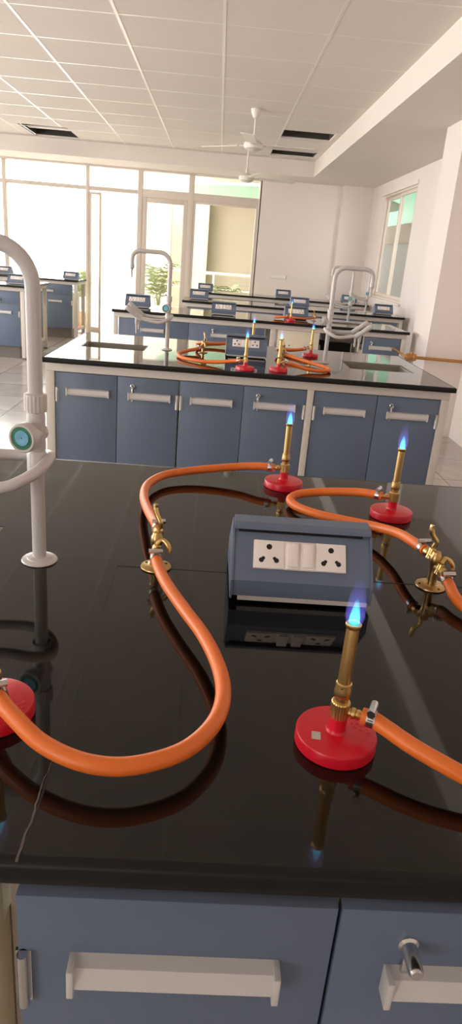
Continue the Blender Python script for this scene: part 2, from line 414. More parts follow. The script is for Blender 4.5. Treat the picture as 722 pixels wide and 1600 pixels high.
# ------------------------------------------------------------------ benches
BC = [(-.16+.325*i) for i in range(-2, 5)]
def worktop(x0, x1, y0, y1, label, cuts=(), name='worktop', th=.026):
    """granite slab with rounded nose, holes for the basins"""
    q = MB(); xs_ = sorted({x0+.012, x1-.012}|{c[i] for c in cuts for i in (0, 1)}); ys_ = sorted({y0+.012, y1-.012}|{c[i] for c in cuts for i in (2, 3)})
    for a, b_ in zip(xs_, xs_[1:]):
        for c, d in zip(ys_, ys_[1:]):
            if any(k[0] <= a < k[1] and k[2] <= c < k[3] for k in cuts): continue
            q.add([(a, c, HB), (b_, c, HB), (b_, d, HB), (a, d, HB)], [[0, 1, 2, 3]], M['granite'])
            q.add([(a, c, HB-th), (b_, c, HB-th), (b_, d, HB-th), (a, d, HB-th)], [[3, 2, 1, 0]], M['edge'])
    for k in cuts:
        a, b_, c, d = k
        L_ = [(a, c), (b_, c), (b_, d), (a, d)]
        for i in range(4):
            p, r_ = L_[i], L_[(i+1) % 4]
            q.add([(*p, HB), (*r_, HB), (*r_, HB-th), (*p, HB-th)], [[0, 1, 2, 3]], M['edge'])
    prof = [(.012, 0), (.003, -.0006), (0, -.004), (0, -.0225), (.003, -th+.0003), (.012, -th)]
    ring = []
    for o_, z in prof: ring.append([(x0+o_, y0+o_, HB+z), (x1-o_, y0+o_, HB+z), (x1-o_, y1-o_, HB+z), (x0+o_, y1-o_, HB+z)])
    vs = [v for r_ in ring for v in r_]; fs = []
    for i in range(len(prof)-1):
        for j in range(4):
            k = (j+1) % 4; fs.append([i*4+j, i*4+k, i*4+4+k, i*4+4+j])
    q.add(vs, fs, M['edge'])
    o = q.build(name, None, True, 50); tag(o, label, 'worktop', 'black granite worktops'); return o

def bench_frame(x0, x1, y0, y1, posts, label, back=.0):
    t = thing('bench_frame', label, 'bench frame', ((x0+x1)/2, (y0+y1)/2, FZ), 0, 'grey steel bench frames')
    cx, cy = (x0+x1)/2, (y0+y1)/2
    for n_, (x, w) in enumerate(posts):
        for yy in (y0+.045+(back if 0 < n_ < len(posts)-1 else 0), y1-.085):
            q = MB(); q.box(x-w/2-cx, x+w/2-cx, yy-cy, yy+.04-cy, 0.0, HB-.072-FZ, M['frame'], .003); q.box(x-w/2-.003-cx, x+w/2+.003-cx, yy-.003-cy, yy+.043-cy, 0, .02, M['skirt'], .002)
            q.build('leg', t)
    for yy in (y0+.045, y1-.085):
        q = MB(); q.box(posts[0][0]-posts[0][1]/2-cx, posts[-1][0]+posts[-1][1]/2-cx, yy-cy, yy+.04-cy, HB-.072-FZ, HB-.027-FZ, M['frame'], .003); q.build('rail', t)
    for x, w in (posts[0], posts[-1]):
        q = MB(); q.box(x-w/2-cx, x+w/2-cx, y0+.085-cy, y1-.085-cy, HB-.072-FZ, HB-.027-FZ, M['frame'], .003)
        q.build('end_rail', t)
        q = MB(); q.box(x-w/4-cx, x+w/4-cx, y0+.085-cy, y1-.085-cy, .12, .16, M['frame'], .003); q.build('foot_rail', t)
    return t

def cabinet(x0, x1, yf, depth, label, locks=(1,), hinges=True, doors=2, panel=None, ztop=.776, handle_dx=.045, drawer=False):
    t = thing('base_cabinet', label, 'cabinet', ((x0+x1)/2, yf, FZ), 0, 'blue base cabinets')
    cx = (x0+x1)/2; z0 = .10-FZ; z1 = ztop-FZ
    q = MB(); q.box(x0-cx, x1-cx, .018, depth, z0, .64-FZ, M['cream']); q.box(x0-cx, x1-cx, .018, .05, .64-FZ, z1, M['cream']); q.box(x0+.03-cx, x1-.03-cx, .07, depth-.02, .0, z0, M['skirt']); q.build('body', t, False)
    w = (x1-x0)/doors
    for i in range(doors):
        a = x0+i*w+.002-cx; c = x0+(i+1)*w-.002-cx
        zd = z1-.003
        if drawer:
            q = MB(); q.box(a, c, 0, .018, z1-.16, z1-.003, M['door'], .0015); dr = q.build('drawer', t)
            q = MB(); hx = a+.05; handle_mesh(q, hx, hx+.2, z1-.11); q.build('handle', dr); zd = z1-.165
        q = MB(); q.box(a, c, 0, .018, z0, zd, M['door'], .0015); d = q.build('door', t)
        q = MB(); hx = a+handle_dx+.012; handle_mesh(q, hx, hx+.212, zd-.095); q.build('handle', d)
        if i in locks:
            q = MB(); q.lathe([(0, .034), (.006, .034), (.008, .030), (.008, .004), (.011, .002), (.011, 0)], M['chrome'], (hx+.018, 0, zd-.046), (0, -1, 0), 16)
            q.box(hx+.013, hx+.023, -.008, -.001, zd-.125, zd-.05, M['chrome'], .002); q.build('lock', d)
        if hinges:
            hx = (a+.006) if i % 2 == 0 else (c-.006)
            q = MB(); q.tube([(hx, -.006, zd-.15), (hx, -.006, zd-.075)], .006, M['chrome'], 10); q.box(hx-.008, hx+.008, -.002, .002, zd-.15, zd-.075, M['chrome']); q.build('hinge', d)
    return t
def handle_mesh(q, x0, x1, z):
    """wide trapezoid pull with a finger lip"""
    h = .036
    P = [(0, z-h/2), (-.016, z-h/2+.002), (-.022, z-h/2+.012), (-.014, z+h/2-.004), (0, z+h/2)]
    q.prism(P, x0, x1, M['handle']); q.box(x0-.003, x0+.004, -.0235, 0, z-h/2-.001, z+h/2+.001, M['handle'], .001); q.box(x1-.004, x1+.003, -.0235, 0, z-h/2-.001, z+h/2+.001, M['handle'], .001)

def basin(x0, x1, y0, y1, label):
    t = thing('lab_basin', label, 'sink', ((x0+x1)/2, (y0+y1)/2, HB), 0, 'grey sunken lab basins')
    w, d = (x1-x0)/2-.001, (y1-y0)/2-.001; q = MB()
    rg = [(w, d, -.001), (w-.006, d-.006, -.004), (w-.012, d-.012, -.03), (w-.03, d-.03, -.17), (w-.05, d-.05, -.18)]
    vs = []; fs = []
    for a, c, z in rg: vs += [(-a, -c, z), (a, -c, z), (a, c, z), (-a, c, z)]
    for i in range(len(rg)-1):
        for j in range(4): k = (j+1) % 4; fs.append([i*4+j, i*4+k, i*4+4+k, i*4+4+j])
    fs.append([16, 17, 18, 19]); q.add(vs, fs, M['sink']); q.build('bowl', t)
    q = MB(); q.lathe([(.028, .0), (.026, .004), (.012, .003), (0, .001)], M['chrome'], (0, 0, -.18), n=20); q.build('drain', t)
    return t

# -- socket box
def outlet_box():
    t = thing('outlet_box', '', 'outlet box', (0, 0, HB), 0, 'sloping blue double socket boxes on the benches')
    W = .1135
    P = [(-.11, .014), (-.11, .042), (-.051, .111), (-.044, .116), (-.026, .116), (.06, .042), (.06, .014)]
    q = MB(); q.prism(P, -W, W, M['blue']); q.prism([(-.0575, .1065), (-.0525, .1125), (-.0515, .1115), (-.0565, .1055)], -W+.006, W-.012, M['dark']); q.build('housing', t, False)  # thin dark strip drawn in as the shadow gap under the lid
    q = MB(); q.prism([(-.062, .1125), (-.0605, .118), (-.052, .1225), (-.026, .124), (-.019, .119), (-.019, .1165), (-.048, .1165)], -W-.001, W+.0005, M['blue']); q.build('lid', t, False)
    for s_ in (-1, 1):
        q = MB(); q.prism([(-.113, .010), (-.113, .043), (-.053, .1125), (-.046, .1175), (-.023, .1175), (.063, .043), (.063, .010)], s_*W-(.0035 if s_ < 0 else 0), s_*W+(.0035 if s_ > 0 else 0), M['blue']); q.build('side_plate', t, False)
    q = MB(); q.box(-W+.012, W-.012, -.098, .05, 0, .014, M['dark']); q.box(-W+.010, W-.002, -.110, -.104, .006, .014, M['handle']); q.build('foot', t, False)
    # sloping face frame: origin at plate centre
    e = Vector((0, .062, .072)).normalized(); nrm = Vector((0, -e.z, e.y))
    cen = Vector((-.0045, -.11, .042))+e*.0455
    mtx = Matrix(((1, 0, 0, cen.x), (0, e.y, nrm.y, cen.y), (0, e.z, nrm.z, cen.z), (0, 0, 0, 1)))   # local x, up the slope, outwards
    q = MB(); q.box(-.077, .077, -.0245, .0245, 0, .003, M['white'], .001, mtx=mtx); pl = q.build('faceplate', t); pl['label'] = 'white socket and switch plate'
    for s_ in (-1, 1):
        q = MB(); q.box(s_*.0515-.025, s_*.0515+.025, -.024, .024, .002, .005, M['white'], .001, mtx=mtx)
        def hole(x, y, r_, n=14):
            vs = [mtx @ Vector((x+r_*math.cos(2*PI*i/n), y+r_*math.sin(2*PI*i/n), .0053)) for i in range(n)]
            q.add(vs, [list(range(n))], M['dark'])
        hole(s_*.0515, .0125, .0048)
        for g in (-1, 1):
            hole(s_*.0515+g*.0125, -.0105, .0042); hole(s_*.0515+g*.0093, -.0072, .0030)
        q.build('socket', pl)
    for x in (-.0127, .0127):
        q = MB(); q.box(x-.0118, x+.0118, -.0235, .0235, .002, .0046, M['white'], .001, mtx=mtx)
        m2 = mtx @ Matrix.Translation((x, 0, .005)) @ Matrix.Rotation(math.radians(7), 4, 'X')
        q.box(-.0088, .0088, -.0200, .0200, -.002, .0048, M['white'], .0015, mtx=m2); q.build('switch', pl)
    return t

# -- bunsen burner (barb points along local -y... rotated per copy)
def bunsen():
    t = thing('bunsen_burner', '', 'bunsen burner', (0, 0, HB), 0, 'red and brass bunsen burners')
    q = MB(); q.lathe([(0, .0), (.0465, 0), (.0482, .0015), (.0482, .0150), (.0472, .0170), (.0455, .0176), (.0180, .0182), (.0128, .0188), (.0110, .0210), (.0106, .0240), (.0104, .0385), (0, .0385)], M['red'], n=56)
    for a, r_, s_ in ((-62, .030, .0026), (-50, .033, .0022), (-40, .031, .0027), (-52, .024, .0024), (-33, .025, .0022), (-70, .038, .002), (-44, .039, .0022), (-30, .037, .0024)):
        x, y = r_*math.cos(math.radians(a)), r_*math.sin(math.radians(a))
        q.lathe([(s_, 0), (s_*.8, .0012), (0, .0018)], M['red'], (x, y, .0176), n=10)
    base = q.build('base', t)
    q = MB(); q.lathe([(0, .0375), (.0102, .0375), (.0114, .0395), (.0114, .0585), (.0102, .060), (0, .060)], M['brass'], n=44, knurl=-.05); q.build('collar', t, angle=20)
    q = MB(); q.lathe([(0, .059), (.0080, .059), (.0080, .066), (.0096, .068), (.0102, .073), (.0096, .078), (.0092, .085), (.0080, .086), (0, .086)], M['brass'], n=28)
    for a in (-60, 60, 180):
        x, y = .0089*math.cos(math.radians(a)), .0089*math.sin(math.radians(a)); q.lathe([(.0018, 0), (0, .0006)], M['dark'], (x*1.02, y*1.02, .0815), (x, y, 0), 10)
    q.build('air_regulator', t)
    q = MB(); q.lathe([(.0077, .085), (.0075, .157), (.0088, .1585), (.0090, .162), (.0082, .163), (.0064, .163), (.0064, .12), (0, .12)], M['brass'], n=28); q.build('barrel', t)
    q = MB(); q.lathe([(.0048, .008), (.0048, .013), (.0066, .014), (.0066, .018), (.0050, .019), (.0060, .021), (.0045, .026), (.0060, .027), (.0045, .034), (0, .034)], M['brass'], (0, 0, .047), (0, -1, 0.04), 16); q.build('inlet_barb', t)
    q = MB(); q.lathe([(0, .162), (.0088, .163), (.0112, .171), (.0112, .182), (.0096, .196), (.0066, .211), (.0028, .224), (0, .230)], M['flame'], n=20); fl = q.build('flame', t)
    q = MB(); q.lathe([(0, .161), (.0064, .1625), (.0062, .170), (.0044, .181), (.0022, .190), (0, .194)], M['core'], n=16); q.build('flame_core', fl)
    return t

# -- gas tap: two way cock on a round flange; local +y = rear outlet
def gas_tap():
    t = thing('gas_tap', '', 'gas tap', (0, 0, HB), 0, 'brass two way gas taps on round flanges')
    q = MB(); q.lathe([(0, 0), (.026, 0), (.0275, .0015), (.027, .003), (.014, .0042), (.012, .006), (0, .006)], M['brass_old'], n=40)
    for a in (30, 150, 270):
        q.lathe([(.0028, 0), (.002, .0012), (0, .0014)], M['dark'], (.0205*math.cos(math.radians(a)), .0205*math.sin(math.radians(a)), .0032), n=10)
    q.build('flange', t)
    q = MB(); q.lathe([(.0088, .004), (.0086, .03), (.0086, .045), (.0104, .048), (.0104, .060), (.0085, .063), (.007, .068), (0, .070)], M['brass_old'], n=20); q.build('column', t)
    for s_, z, tilt in ((-1, .042, -.25), (1, .056, .12)):
        d = Vector((0, s_, tilt)).normalized(); o = Vector((0, 0, z))
        q = MB(); q.lathe([(.0078, .004), (.0078, .017), (.0096, .018), (.0096, .026), (.006, .027), (.0062, .030), (.005, .035), (.0062, .036), (.005, .046), (0, .046)], M['brass'], o, d, 12)
        q.lathe([(.0, -.012), (.0062, -.012), (.0066, -.004), (.0066, .0065), (0, .012)], M['brass'], o+d*.014+Vector((.0, 0, .004)), (.35, 0, 1), 14); nz = q.build('outlet', t)
        b0 = o+d*.014+Vector((.004, 0, .014))
        if s_ > 0: pth = [b0, b0+Vector((.0, -.004, .012)), b0+Vector((-.007, .002, .024)), b0+Vector((-.010, .004, .036)), b0+Vector((-.009, .004, .042))]
        else: pth = [b0+Vector((-.002, 0, -.002)), b0+Vector((.006, .002, .006)), b0+Vector((.014, -.002, .002)), b0+Vector((.020, -.006, -.008)), b0+Vector((.020, -.007, -.014))]
        q = MB(); q.tube(spline(pth, 4), [.0046]*4+[.0042]*4+[.0048]*4+[.0042]*5, M['brass'], 10); q.build('lever', nz)
    return t

# -- lab water tap; local -x = spout side
def water_tap():
    t = thing('water_tap', '', 'water tap', (0, 0, HB), 0, 'tall grey swan neck lab taps')
    q = MB(); q.lathe([(0, 0), (.030, 0), (.0315, .0015), (.030, .004), (.022, .0058), (.021, .0075), (.0155, .009), (0, .009)], M['tap'], n=40); q.build('flange', t)
    q = MB(); q.lathe([(.0118, .006), (.0118, .20), (.0150, .205), (.0150, .262), (.0135, .272), (.0128, .29), (0, .29)], M['tap'], n=28); q.build('pole', t)
    pts = [Vector((0, 0, .272)), Vector((0, 0, .36)), Vector((0, 0, .45))]
    R = .062
    for k in range(13): a = PI/2*k/12; pts.append(Vector((-R+R*math.cos(a), 0, .464+R*math.sin(a))))
    for k in range(1, 4): pts.append(Vector((-R-.106*k/3, 0, .464+R)))
    R2 = .045
    for k in range(1, 11): a = PI/2*k/10; pts.append(Vector((-R-.106-R2*math.sin(a), 0, .464+R-R2+R2*math.cos(a))))
    xe = -R-.106-R2; pts += [Vector((xe, 0, .464+R-R2-.03))]
    q = MB(); q.tube(pts, .0120, M['tap'], 20); q.build('swan_neck', t)
    q = MB(); z = .464+R-R2-.03; q.lathe([(.0135, 0), (.0135, -.018), (.010, -.022), (.0062, -.03), (.0040, -.072), (0, -.072)], M['tap'], (xe, 0, z+.002), n=18); q.build('spout_nozzle', t)
    q = MB(); q.lathe([(.0125, .268), (.0180, .270), (.0185, .274), (.0185, .294), (.0180, .298), (.0125, .300)], M['tap'], n=36, knurl=-.045); q.build('union_nut', t, angle=18)
    ax = Vector((-.30, -.95, 0)).normalized(); o = Vector((0, 0, .233))
    q = MB(); q.lathe([(.0145, -.014), (.0145, .012), (.0170, .020), (.0225, .024), (.0240, .028), (.0240, .042), (.0225, .0445), (.0195, .0445), (.0185, .042), (0, .042)], M['tap'], o, ax, 36); kn = q.build('valve_knob', t)
    q = MB(); q.lathe([(.0186, .0415), (.0184, .0432), (0, .0434)], M['teal'], o, ax, 32); k1 = q.build('green_ring', kn)
    q = MB(); q.lathe([(.0128, .0433), (.0126, .0455), (.0016, .0457), (0, .0450)], M['sky'], o+Vector((.001, 0, .001)), ax, 32)
    q.lathe([(.0012, .0458), (0, .0460)], M['dark'], o+Vector((.001, 0, .001)), ax, 8); q.build('blue_cap', kn)
    # forked side arms with angled valves
    q = MB(); z0 = .186
    f = [(-.16, -.058, z0-.014), (-.10, -.062, z0-.026), (-.045, -.064, z0-.031), (-.012, -.055, z0-.020), (.012, -.032, z0-.006), (.020, 0, z0+.004), (.012, .032, z0+.0), (-.012, .055, z0-.006), (-.045, .062, z0-.012), (-.10, .060, z0-.012), (-.16, .056, z0-.004)]
    q.tube(spline(f, 6), .0098, M['tap'], 16); q.lathe([(.0165, -.018), (.0165, .012), (.013, .018)], M['tap'], (0, 0, z0+.0), n=24); q.build('side_arm', t)
    for yy, zz in ((-.058, z0-.014), (.056, z0-.002)):
        q = MB(); d = Vector((-.8, 0, .62)).normalized(); p = Vector((-.150, yy, zz-.006))
        q.lathe([(0, -.008), (.012, -.006), (.0138, .0), (.0138, .075), (.0150, .078), (.0150, .10), (.012, .104), (0, .104)], M['tap'], p, d, 20)
        q.lathe([(.0100, 0), (.0100, -.034), (.0080, -.038), (.0066, -.046), (.0050, -.090), (0, -.090)], M['tap'], (-.172, yy, zz+.004), n=14); q.build('side_valve', t)
    return t

# -- rubber hose with steel clamps on both ends
def hose(label, pts, r=.0098, clamps=(0, 1), sub=10, group='orange rubber gas hoses'):
    P = spline(pts, sub)
    ctr = Vector(pts[0])
    t = thing('rubber_hose', label, 'hose', (ctr.x, ctr.y, HB), 0, group)
    Q = [p-Vector((ctr.x, ctr.y, HB)) for p in P]
    q = MB(); q.tube(Q, r, M['orange'], 18)
    # faint spiral wrap seams
    o = q.build('tube', t)
    for c in clamps:
        a, b_ = (Q[1], Q[0]) if c == 0 else (Q[-2], Q[-1])
        d = (a-b_).normalized(); c0 = b_+d*.011
        q = MB(); q.lathe([(r*.99, -.0048), (r*1.10, -.0048), (r*1.12, 0), (r*1.10, .0048), (r*.99, .0048)], M['steel'], c0, d, 24)
        up = Vector((0, 0, 1)); up = (up-d*up.dot(d)).normalized(); sd = d.cross(up)
        for k in range(9):
            an = -.2+.28*k; v = (up*math.cos(an)+sd*math.sin(an)); vv = d*.0034; uu = d.cross(v)*.0006
            p = c0+v*r*1.128
            q.add([p-vv-uu, p+vv-uu, p+vv+uu, p-vv+uu], [[0, 1, 2, 3]], M['dark'])
        p = c0+up*(r*1.12+.0035)
        q.tube([p-sd*.010, p+sd*.010], .0044, M['steel'], 12); q.tube([p+sd*.010, p+sd*.0135], .0052, M['chrome'], 6); q.build('clamp', t)
    return t

# ---------- bench 1 (nearest)
Y1, Y2 = .458, 1.712
S1 = (-.745, -.388, .95, 1.235)
wt1 = worktop(-.845, 1.245, Y1, Y2, 'black granite worktop of the nearest bench, under the front burners', (S1,))
q = MB()
q.box(-.1462, -.1438, Y1+.014, 1.09, HB-.001, HB+.0004, M['seam']); q.box(-.145, 1.23, 1.089, 1.0915, HB-.001, HB+.0004, M['seam'])
q.build('joint_line', wt1, False)
q = MB()
rnd = random.Random(4)
pts = [(-.1475+rnd.uniform(-.0012, .0012), Y1+.004+.0075*i) for i in range(18)]
for i in range(17):
    w0, w1 = .0011*(1-i/20)+rnd.uniform(0, .0005), .0011*(1-(i+1)/20)+rnd.uniform(0, .0005)
    (xa, ya), (xb, yb) = pts[i], pts[i+1]; z = HB+.0007
    q.add([(xa-w0, ya, z), (xa+w0, ya, z), (xb+w1, yb, z), (xb-w1, yb, z), (xa-w0, ya, HB-.0005), (xa+w0, ya, HB-.0005), (xb+w1, yb, HB-.0005), (xb-w1, yb, HB-.0005)], [[0, 1, 2, 3], [4, 5, 1, 0], [7, 6, 2, 3]], M['dust'])
jf = q.build('joint_filler', wt1, False); jf['label'] = 'whitish joint filler'
bench_frame(-.845, 1.245, Y1, Y2, ((-.815, .045), (-.180, .034), (.514, .034), (1.215, .04)), 'grey steel frame under the nearest worktop', .08)
cabinet(-.79, -.198, Y1+.055, .9, 'blue cabinet under the nearest worktop, left of the grey post')
cabinet(-.162, .496, Y1+.032, .9, 'blue two door cabinet under the nearest worktop, below the front burner')
cabinet(.533, 1.195, Y1+.055, .9, 'blue cabinet under the nearest worktop, at the far right edge')
basin(*S1, 'grey basin sunk in the nearest worktop, its corner beside the tall tap')

tap = water_tap(); tap.location = (-.284, 1.093, HB); tap['label'] = 'grey swan neck tap on the nearest bench with blue knob'
box = outlet_box(); box.location = (.1700, 1.09, HB); box['label'] = 'blue double socket box on the nearest bench, behind the front burner'
gt = gas_tap(); gt.location = (-.077, 1.095, HB); gt.rotation_euler = (0, 0, 0); gt['label'] = 'brass gas tap on the nearest bench, left of the socket box'
gt2 = dup(gt, 'brass gas tap on the nearest bench, right of the socket box', (.423, 1.088, HB), .45)
bb = bunsen(); bb.location = (.1755, .648, HB); bb.rotation_euler = (0, 0, math.radians(68)); bb['label'] = 'lit burner with silver sticker, nearest of all, in front of the socket box'
def st(q_=None): pass
q = MB()
bb2 = dup(bb, 'lit burner on the nearest bench, behind the left side of the socket box', (.1985, 1.607, HB), math.radians(-90))
bb3 = dup(bb, 'lit burner on the nearest bench, behind the right end of the socket box', (.434, 1.440, HB), math.radians(-90))
bb4 = dup(bb, 'red burner cut off by the left edge of the nearest bench', (-.233, .668, HB), math.radians(30))
ang = -bb.rotation_euler.z
mt = Matrix.Rotation(ang, 4, 'Z') @ Matrix.Translation((-.026, -.012, .0180)) @ Matrix.Rotation(math.radians(-8), 4, 'Z')
q.box(-.0052, .0052, -.0065, .0065, 0, .0009, M['sticker'], mtx=mt)
sk = q.build('sticker', [c for c in bb.children if c.name.startswith('base')][0], False); sk['label'] = 'small silver sticker'

# hoses of bench 1
hose('orange hose from the left tap curling in front to the cut off burner', [(-.222, .650, .8985), (-.2115, .631, .897), (-.1845, .603, .8930), (-.1526, .5762, .8880), (-.1119, .5567, .8850), (-.0718, .5514, .8840), (-.0334, .5617, .8840), (.0023, .5858, .8840), (.0296, .6295, .8840), (.0401, .6831, .8840), (.0338, .7439, .8840), (.0130, .8157, .8840), (-.0174, .8866, .8840), (-.0475, .9597, .8840), (-.0656, 1.0177, .8835), (-.0765, 1.066, .885)])
hose('orange hose from the left tap looping behind the socket box', [(-.0775, 1.123, .909), (-.086, 1.169, .905), (-.1083, 1.2619, .8930), (-.1292, 1.3787, .8800), (-.1307, 1.4796, .8740), (-.1014, 1.5606, .8720), (-.0493, 1.601, .8735), (.0144, 1.622, .8790), (.0883, 1.628, .8880), (.135, 1.617, .8955), (.1725, 1.607, .898)])
hose('orange hose curving from the right tap to the burner behind the socket box', [(.411, 1.113, .909), (.403, 1.155, .905), (.392, 1.2287, .8930), (.3603, 1.2917, .8800), (.3061, 1.3377, .8720), (.2513, 1.3759, .8680), (.2111, 1.4221, .8660), (.2013, 1.465, .8660), (.2236, 1.495, .8700), (.2796, 1.498, .8790), (.3495, 1.477, .8910), (.385, 1.455, .897), (.408, 1.440, .898)])
hose('orange hose from the right tap sweeping out of view to the nearest burner', [(.4352, 1.0634, .885), (.4375, 1.044, .878), (.4436, .9875, .868), (.495, .90, .862), (.58, .80, .861), (.62, .70, .863), (.575, .60, .868), (.47, .545, .873), (.38, .541, .877), (.32, .5575, .878), (.2966, .5684, .882), (.2709, .5833, .887), (.2467, .6013, .891), (.2256, .6207, .895), (.2115, .633, .8975), (.1995, .6385, .8978)])

# ---------- bench 2
Y1, Y2 = 3.38, 4.56
SL, SR = (-.748, -.388, 3.86, 4.10), (.775, 1.14, 3.80, 4.10)
worktop(-.845, 1.245, Y1, Y2, 'black granite worktop of the second bench, with two basins and four burners', (SL, SR))
basin(*SL, 'dark grey basin at the left end of the second worktop'); basin(*SR, 'dark grey basin at the right end of the second worktop')
bench_frame(-.845, 1.245, Y1, Y2, ((-.815, .045), (.514, .034), (1.215, .04)), 'grey steel frame under the second worktop')
cabinet(-.79, -.163, Y1+.055, 1.0, 'blue two door cabinet at the left end of the second bench')
cabinet(-.158, .496, Y1+.055, 1.0, 'blue two door cabinet in the middle of the second bench')
cabinet(.533, 1.195, Y1+.055, 1.0, 'blue two door cabinet at the right end of the second bench')
dup(tap, 'grey swan neck tap with teal knob beside the left basin of the second bench', (-.270, 3.985, HB))
MB.flip = True
t2 = water_tap(); t2.location = (.650, 3.95, HB); t2['label'] = 'grey swan neck tap beside the right basin of the second bench'
MB.flip = False
[c for c in t2.children if c.name.startswith('valve_knob')][0].rotation_euler = (0, 0, math.radians(242))
dup(box, 'blue double socket box in the middle of the second bench', (.188, 4.0, HB))
dup(gt, 'brass gas tap on the second bench, left of its socket box', (-.06, 3.98, HB), -.5)
dup(gt, 'brass gas tap on the second bench, right of its socket box', (.402, 3.98, HB), -.3)
dup(bb2, 'lit burner on the second bench, in front of its socket box', (.167, 3.46, HB), math.radians(-75))
dup(bb2, 'lit burner at the front edge of the second bench, right of its socket box', (.342, 3.50, HB), math.radians(70))
dup(bb2, 'lit burner on the second bench, nearest the right tap', (.597, 4.19, HB), math.radians(-95))
dup(bb2, 'lit burner half hidden behind the socket box of the second bench', (.243, 4.32, HB), math.radians(-95))
hose('orange hose on the second bench looping left from its front burner', [(.140, 3.466, .894), (.10, 3.49, .885), (.02, 3.52, .869), (-.08, 3.56, .862), (-.165, 3.64, .862), (-.19, 3.76, .864), (-.15, 3.87, .868), (-.10, 3.93, .874), (-.076, 3.951, .881)])
hose('orange hose behind the left gas tap of the second bench', [(-.046, 4.01, .909), (-.06, 4.06, .90), (-.10, 4.16, .88), (-.06, 4.25, .868), (.05, 4.30, .872), (.15, 4.31, .886), (.216, 4.319, .894)])
hose('orange hose on the second bench running from the right gas tap to its front burner', [(.367, 3.511, .894), (.42, 3.53, .884), (.50, 3.53, .866), (.58, 3.54, .862), (.625, 3.60, .862), (.60, 3.70, .863), (.52, 3.82, .868), (.45, 3.90, .876), (.413, 3.948, .881)])
hose('orange hose on the second bench behind its right gas tap', [(.411, 4.012, .909), (.40, 4.05, .90), (.385, 4.13, .885), (.42, 4.20, .874), (.50, 4.20, .88), (.568, 4.193, .894)])

# gas supply pipe on the column
t = thing('gas_pipe', 'brass gas pipe with valve running past the white column', 'pipe', (1.79, 6.14, .665))
q = MB(); q.tube([(.0, 0, 0), (.50, 0, -.005)], .0145, M['pipe']); q.build('pipe_run', t)
q = MB(); q.lathe([(.020, -.05), (.032, -.045), (.034, -.02), (.028, -.015), (.028, .015), (.034, .02), (.032, .045), (.020, .05)], M['pipe'], (-.005, 0, 0), (1, 0, 0), 8); q.lathe([(.012, 0), (.012, .05), (.0, .052)], M['pipe'], (0, 0, 0), (0, 0, 1), 12); q.build('stop_valve', t, angle=25)
q = MB(); q.tube(spline([(-.04, 0, .0), (-.075, .06, .015), (-.09, .2, .03), (-.09, .385, .03)], 6), .010, M['pipe']); q.build('branch_pipe', t)

# ---------- bench 3
Y1, Y2 = 6.50, 7.36
S3 = (1.06, 1.52, 6.80, 7.06)
worktop(-.965, 1.845, Y1, Y2, 'black granite worktop of the third bench, behind the second bench', (S3,))
basin(*S3, 'dark grey basin in the third worktop, in front of the far taps')
bench_frame(-.965, 1.845, Y1, Y2, ((-.935, .04), (.555, .05), (1.81, .045)), 'grey steel frame under the third worktop')
cabinet(-.91, .415, Y1+.055, .7, 'long blue cabinet with two doors on the left of the third bench', hinges=False, handle_dx=.2)
cabinet(1.43, 1.785, Y1+.055, .7, 'blue single door cabinet at the right end of the third bench', (0,), False, 1)
cabinet(.42, .535, Y1+.055, .7, 'narrow blue cabinet beside the cream panel of the third bench', (), False, 1, handle_dx=-.2) if False else None
q = MB(); q.box(.60, 1.0, Y1+.05, Y1+.07, .10, .776, M['cream'], .003); q.lathe([(.006, 0), (.005, .004), (0, .005)], M['dark'], (.72, Y1+.05, .64), (0, -1, 0), 10); q.lathe([(.006, 0), (.005, .004), (0, .005)], M['dark'], (.90, Y1+.05, .64), (0, -1, 0), 10)
q.box(.62, .98, Y1+.07, Y2-.1, FZ, .776, M['cream'])
tag(q.build('service_panel'), 'cream access panel under the third worktop beside the dark knee space', 'panel')
q = MB(); q.box(1.02, 1.42, Y1+.60, Y1+.62, FZ, .66, M['dark']); q.box(1.005, 1.02, Y1+.06, Y1+.62, FZ, .66, M['door']); tag(q.build('kneehole_shade_panel', None, False), 'black board standing in for the shade of the third bench knee space', 'panel')  # black sheet gives the open knee space its shade by colour
dup(box, 'blue double socket box at the left end of the third bench', (-.77, 6.95, HB))
dup(box, 'blue double socket box on the third bench, straight behind the second bench box', (.075, 6.85, HB))
dup(box, 'blue double socket box on the third bench behind the far red burner', (.805, 7.05, HB))
dup(tap, 'grey swan neck tap standing on the third bench', (1.36, 7.14, HB), 0)
dup(bb2, 'lit burner alone on the third bench', (.725, 6.72, HB), math.radians(-80))
dup(gt, 'brass gas tap on the third bench, right of its burner', (.985, 6.95, HB), .4)
hose('orange hose looping behind the burner of the third bench', [(.698, 6.725, .894), (.64, 6.74, .88), (.58, 6.80, .868), (.60, 6.86, .870), (.70, 6.89, .873), (.82, 6.84, .873), (.92, 6.86, .876), (.975, 6.905, .884), (.985, 6.918, .884)])

# ---------- bench 4
Y1, Y2 = 8.58, 9.40
worktop(-.42, 2.34, Y1, Y2, 'black granite worktop of the fourth bench, behind the third')
bench_frame(-.42, 2.34, Y1, Y2, ((-.39, .04), (.9, .04), (2.31, .04)), 'grey steel frame under the fourth worktop')
cabinet(-.36, .87, Y1+.055, .66, 'blue cabinet on the left half of the fourth bench', (), False)
cabinet(.93, 2.27, Y1+.055, .66, 'blue cabinet on the right half of the fourth bench', (), False)
dup(box, 'blue double socket box at the left end of the fourth bench', (-.225, 9.0, HB))
dup(box, 'blue double socket box in the middle of the fourth bench', (1.06, 9.0, HB))
dup(box, 'blue double socket box at the right end of the fourth bench, below the window', (2.13, 8.95, HB))
dup(tap, 'grey swan neck tap on the fourth bench beside its right socket box', (1.93, 9.02, HB), 0)
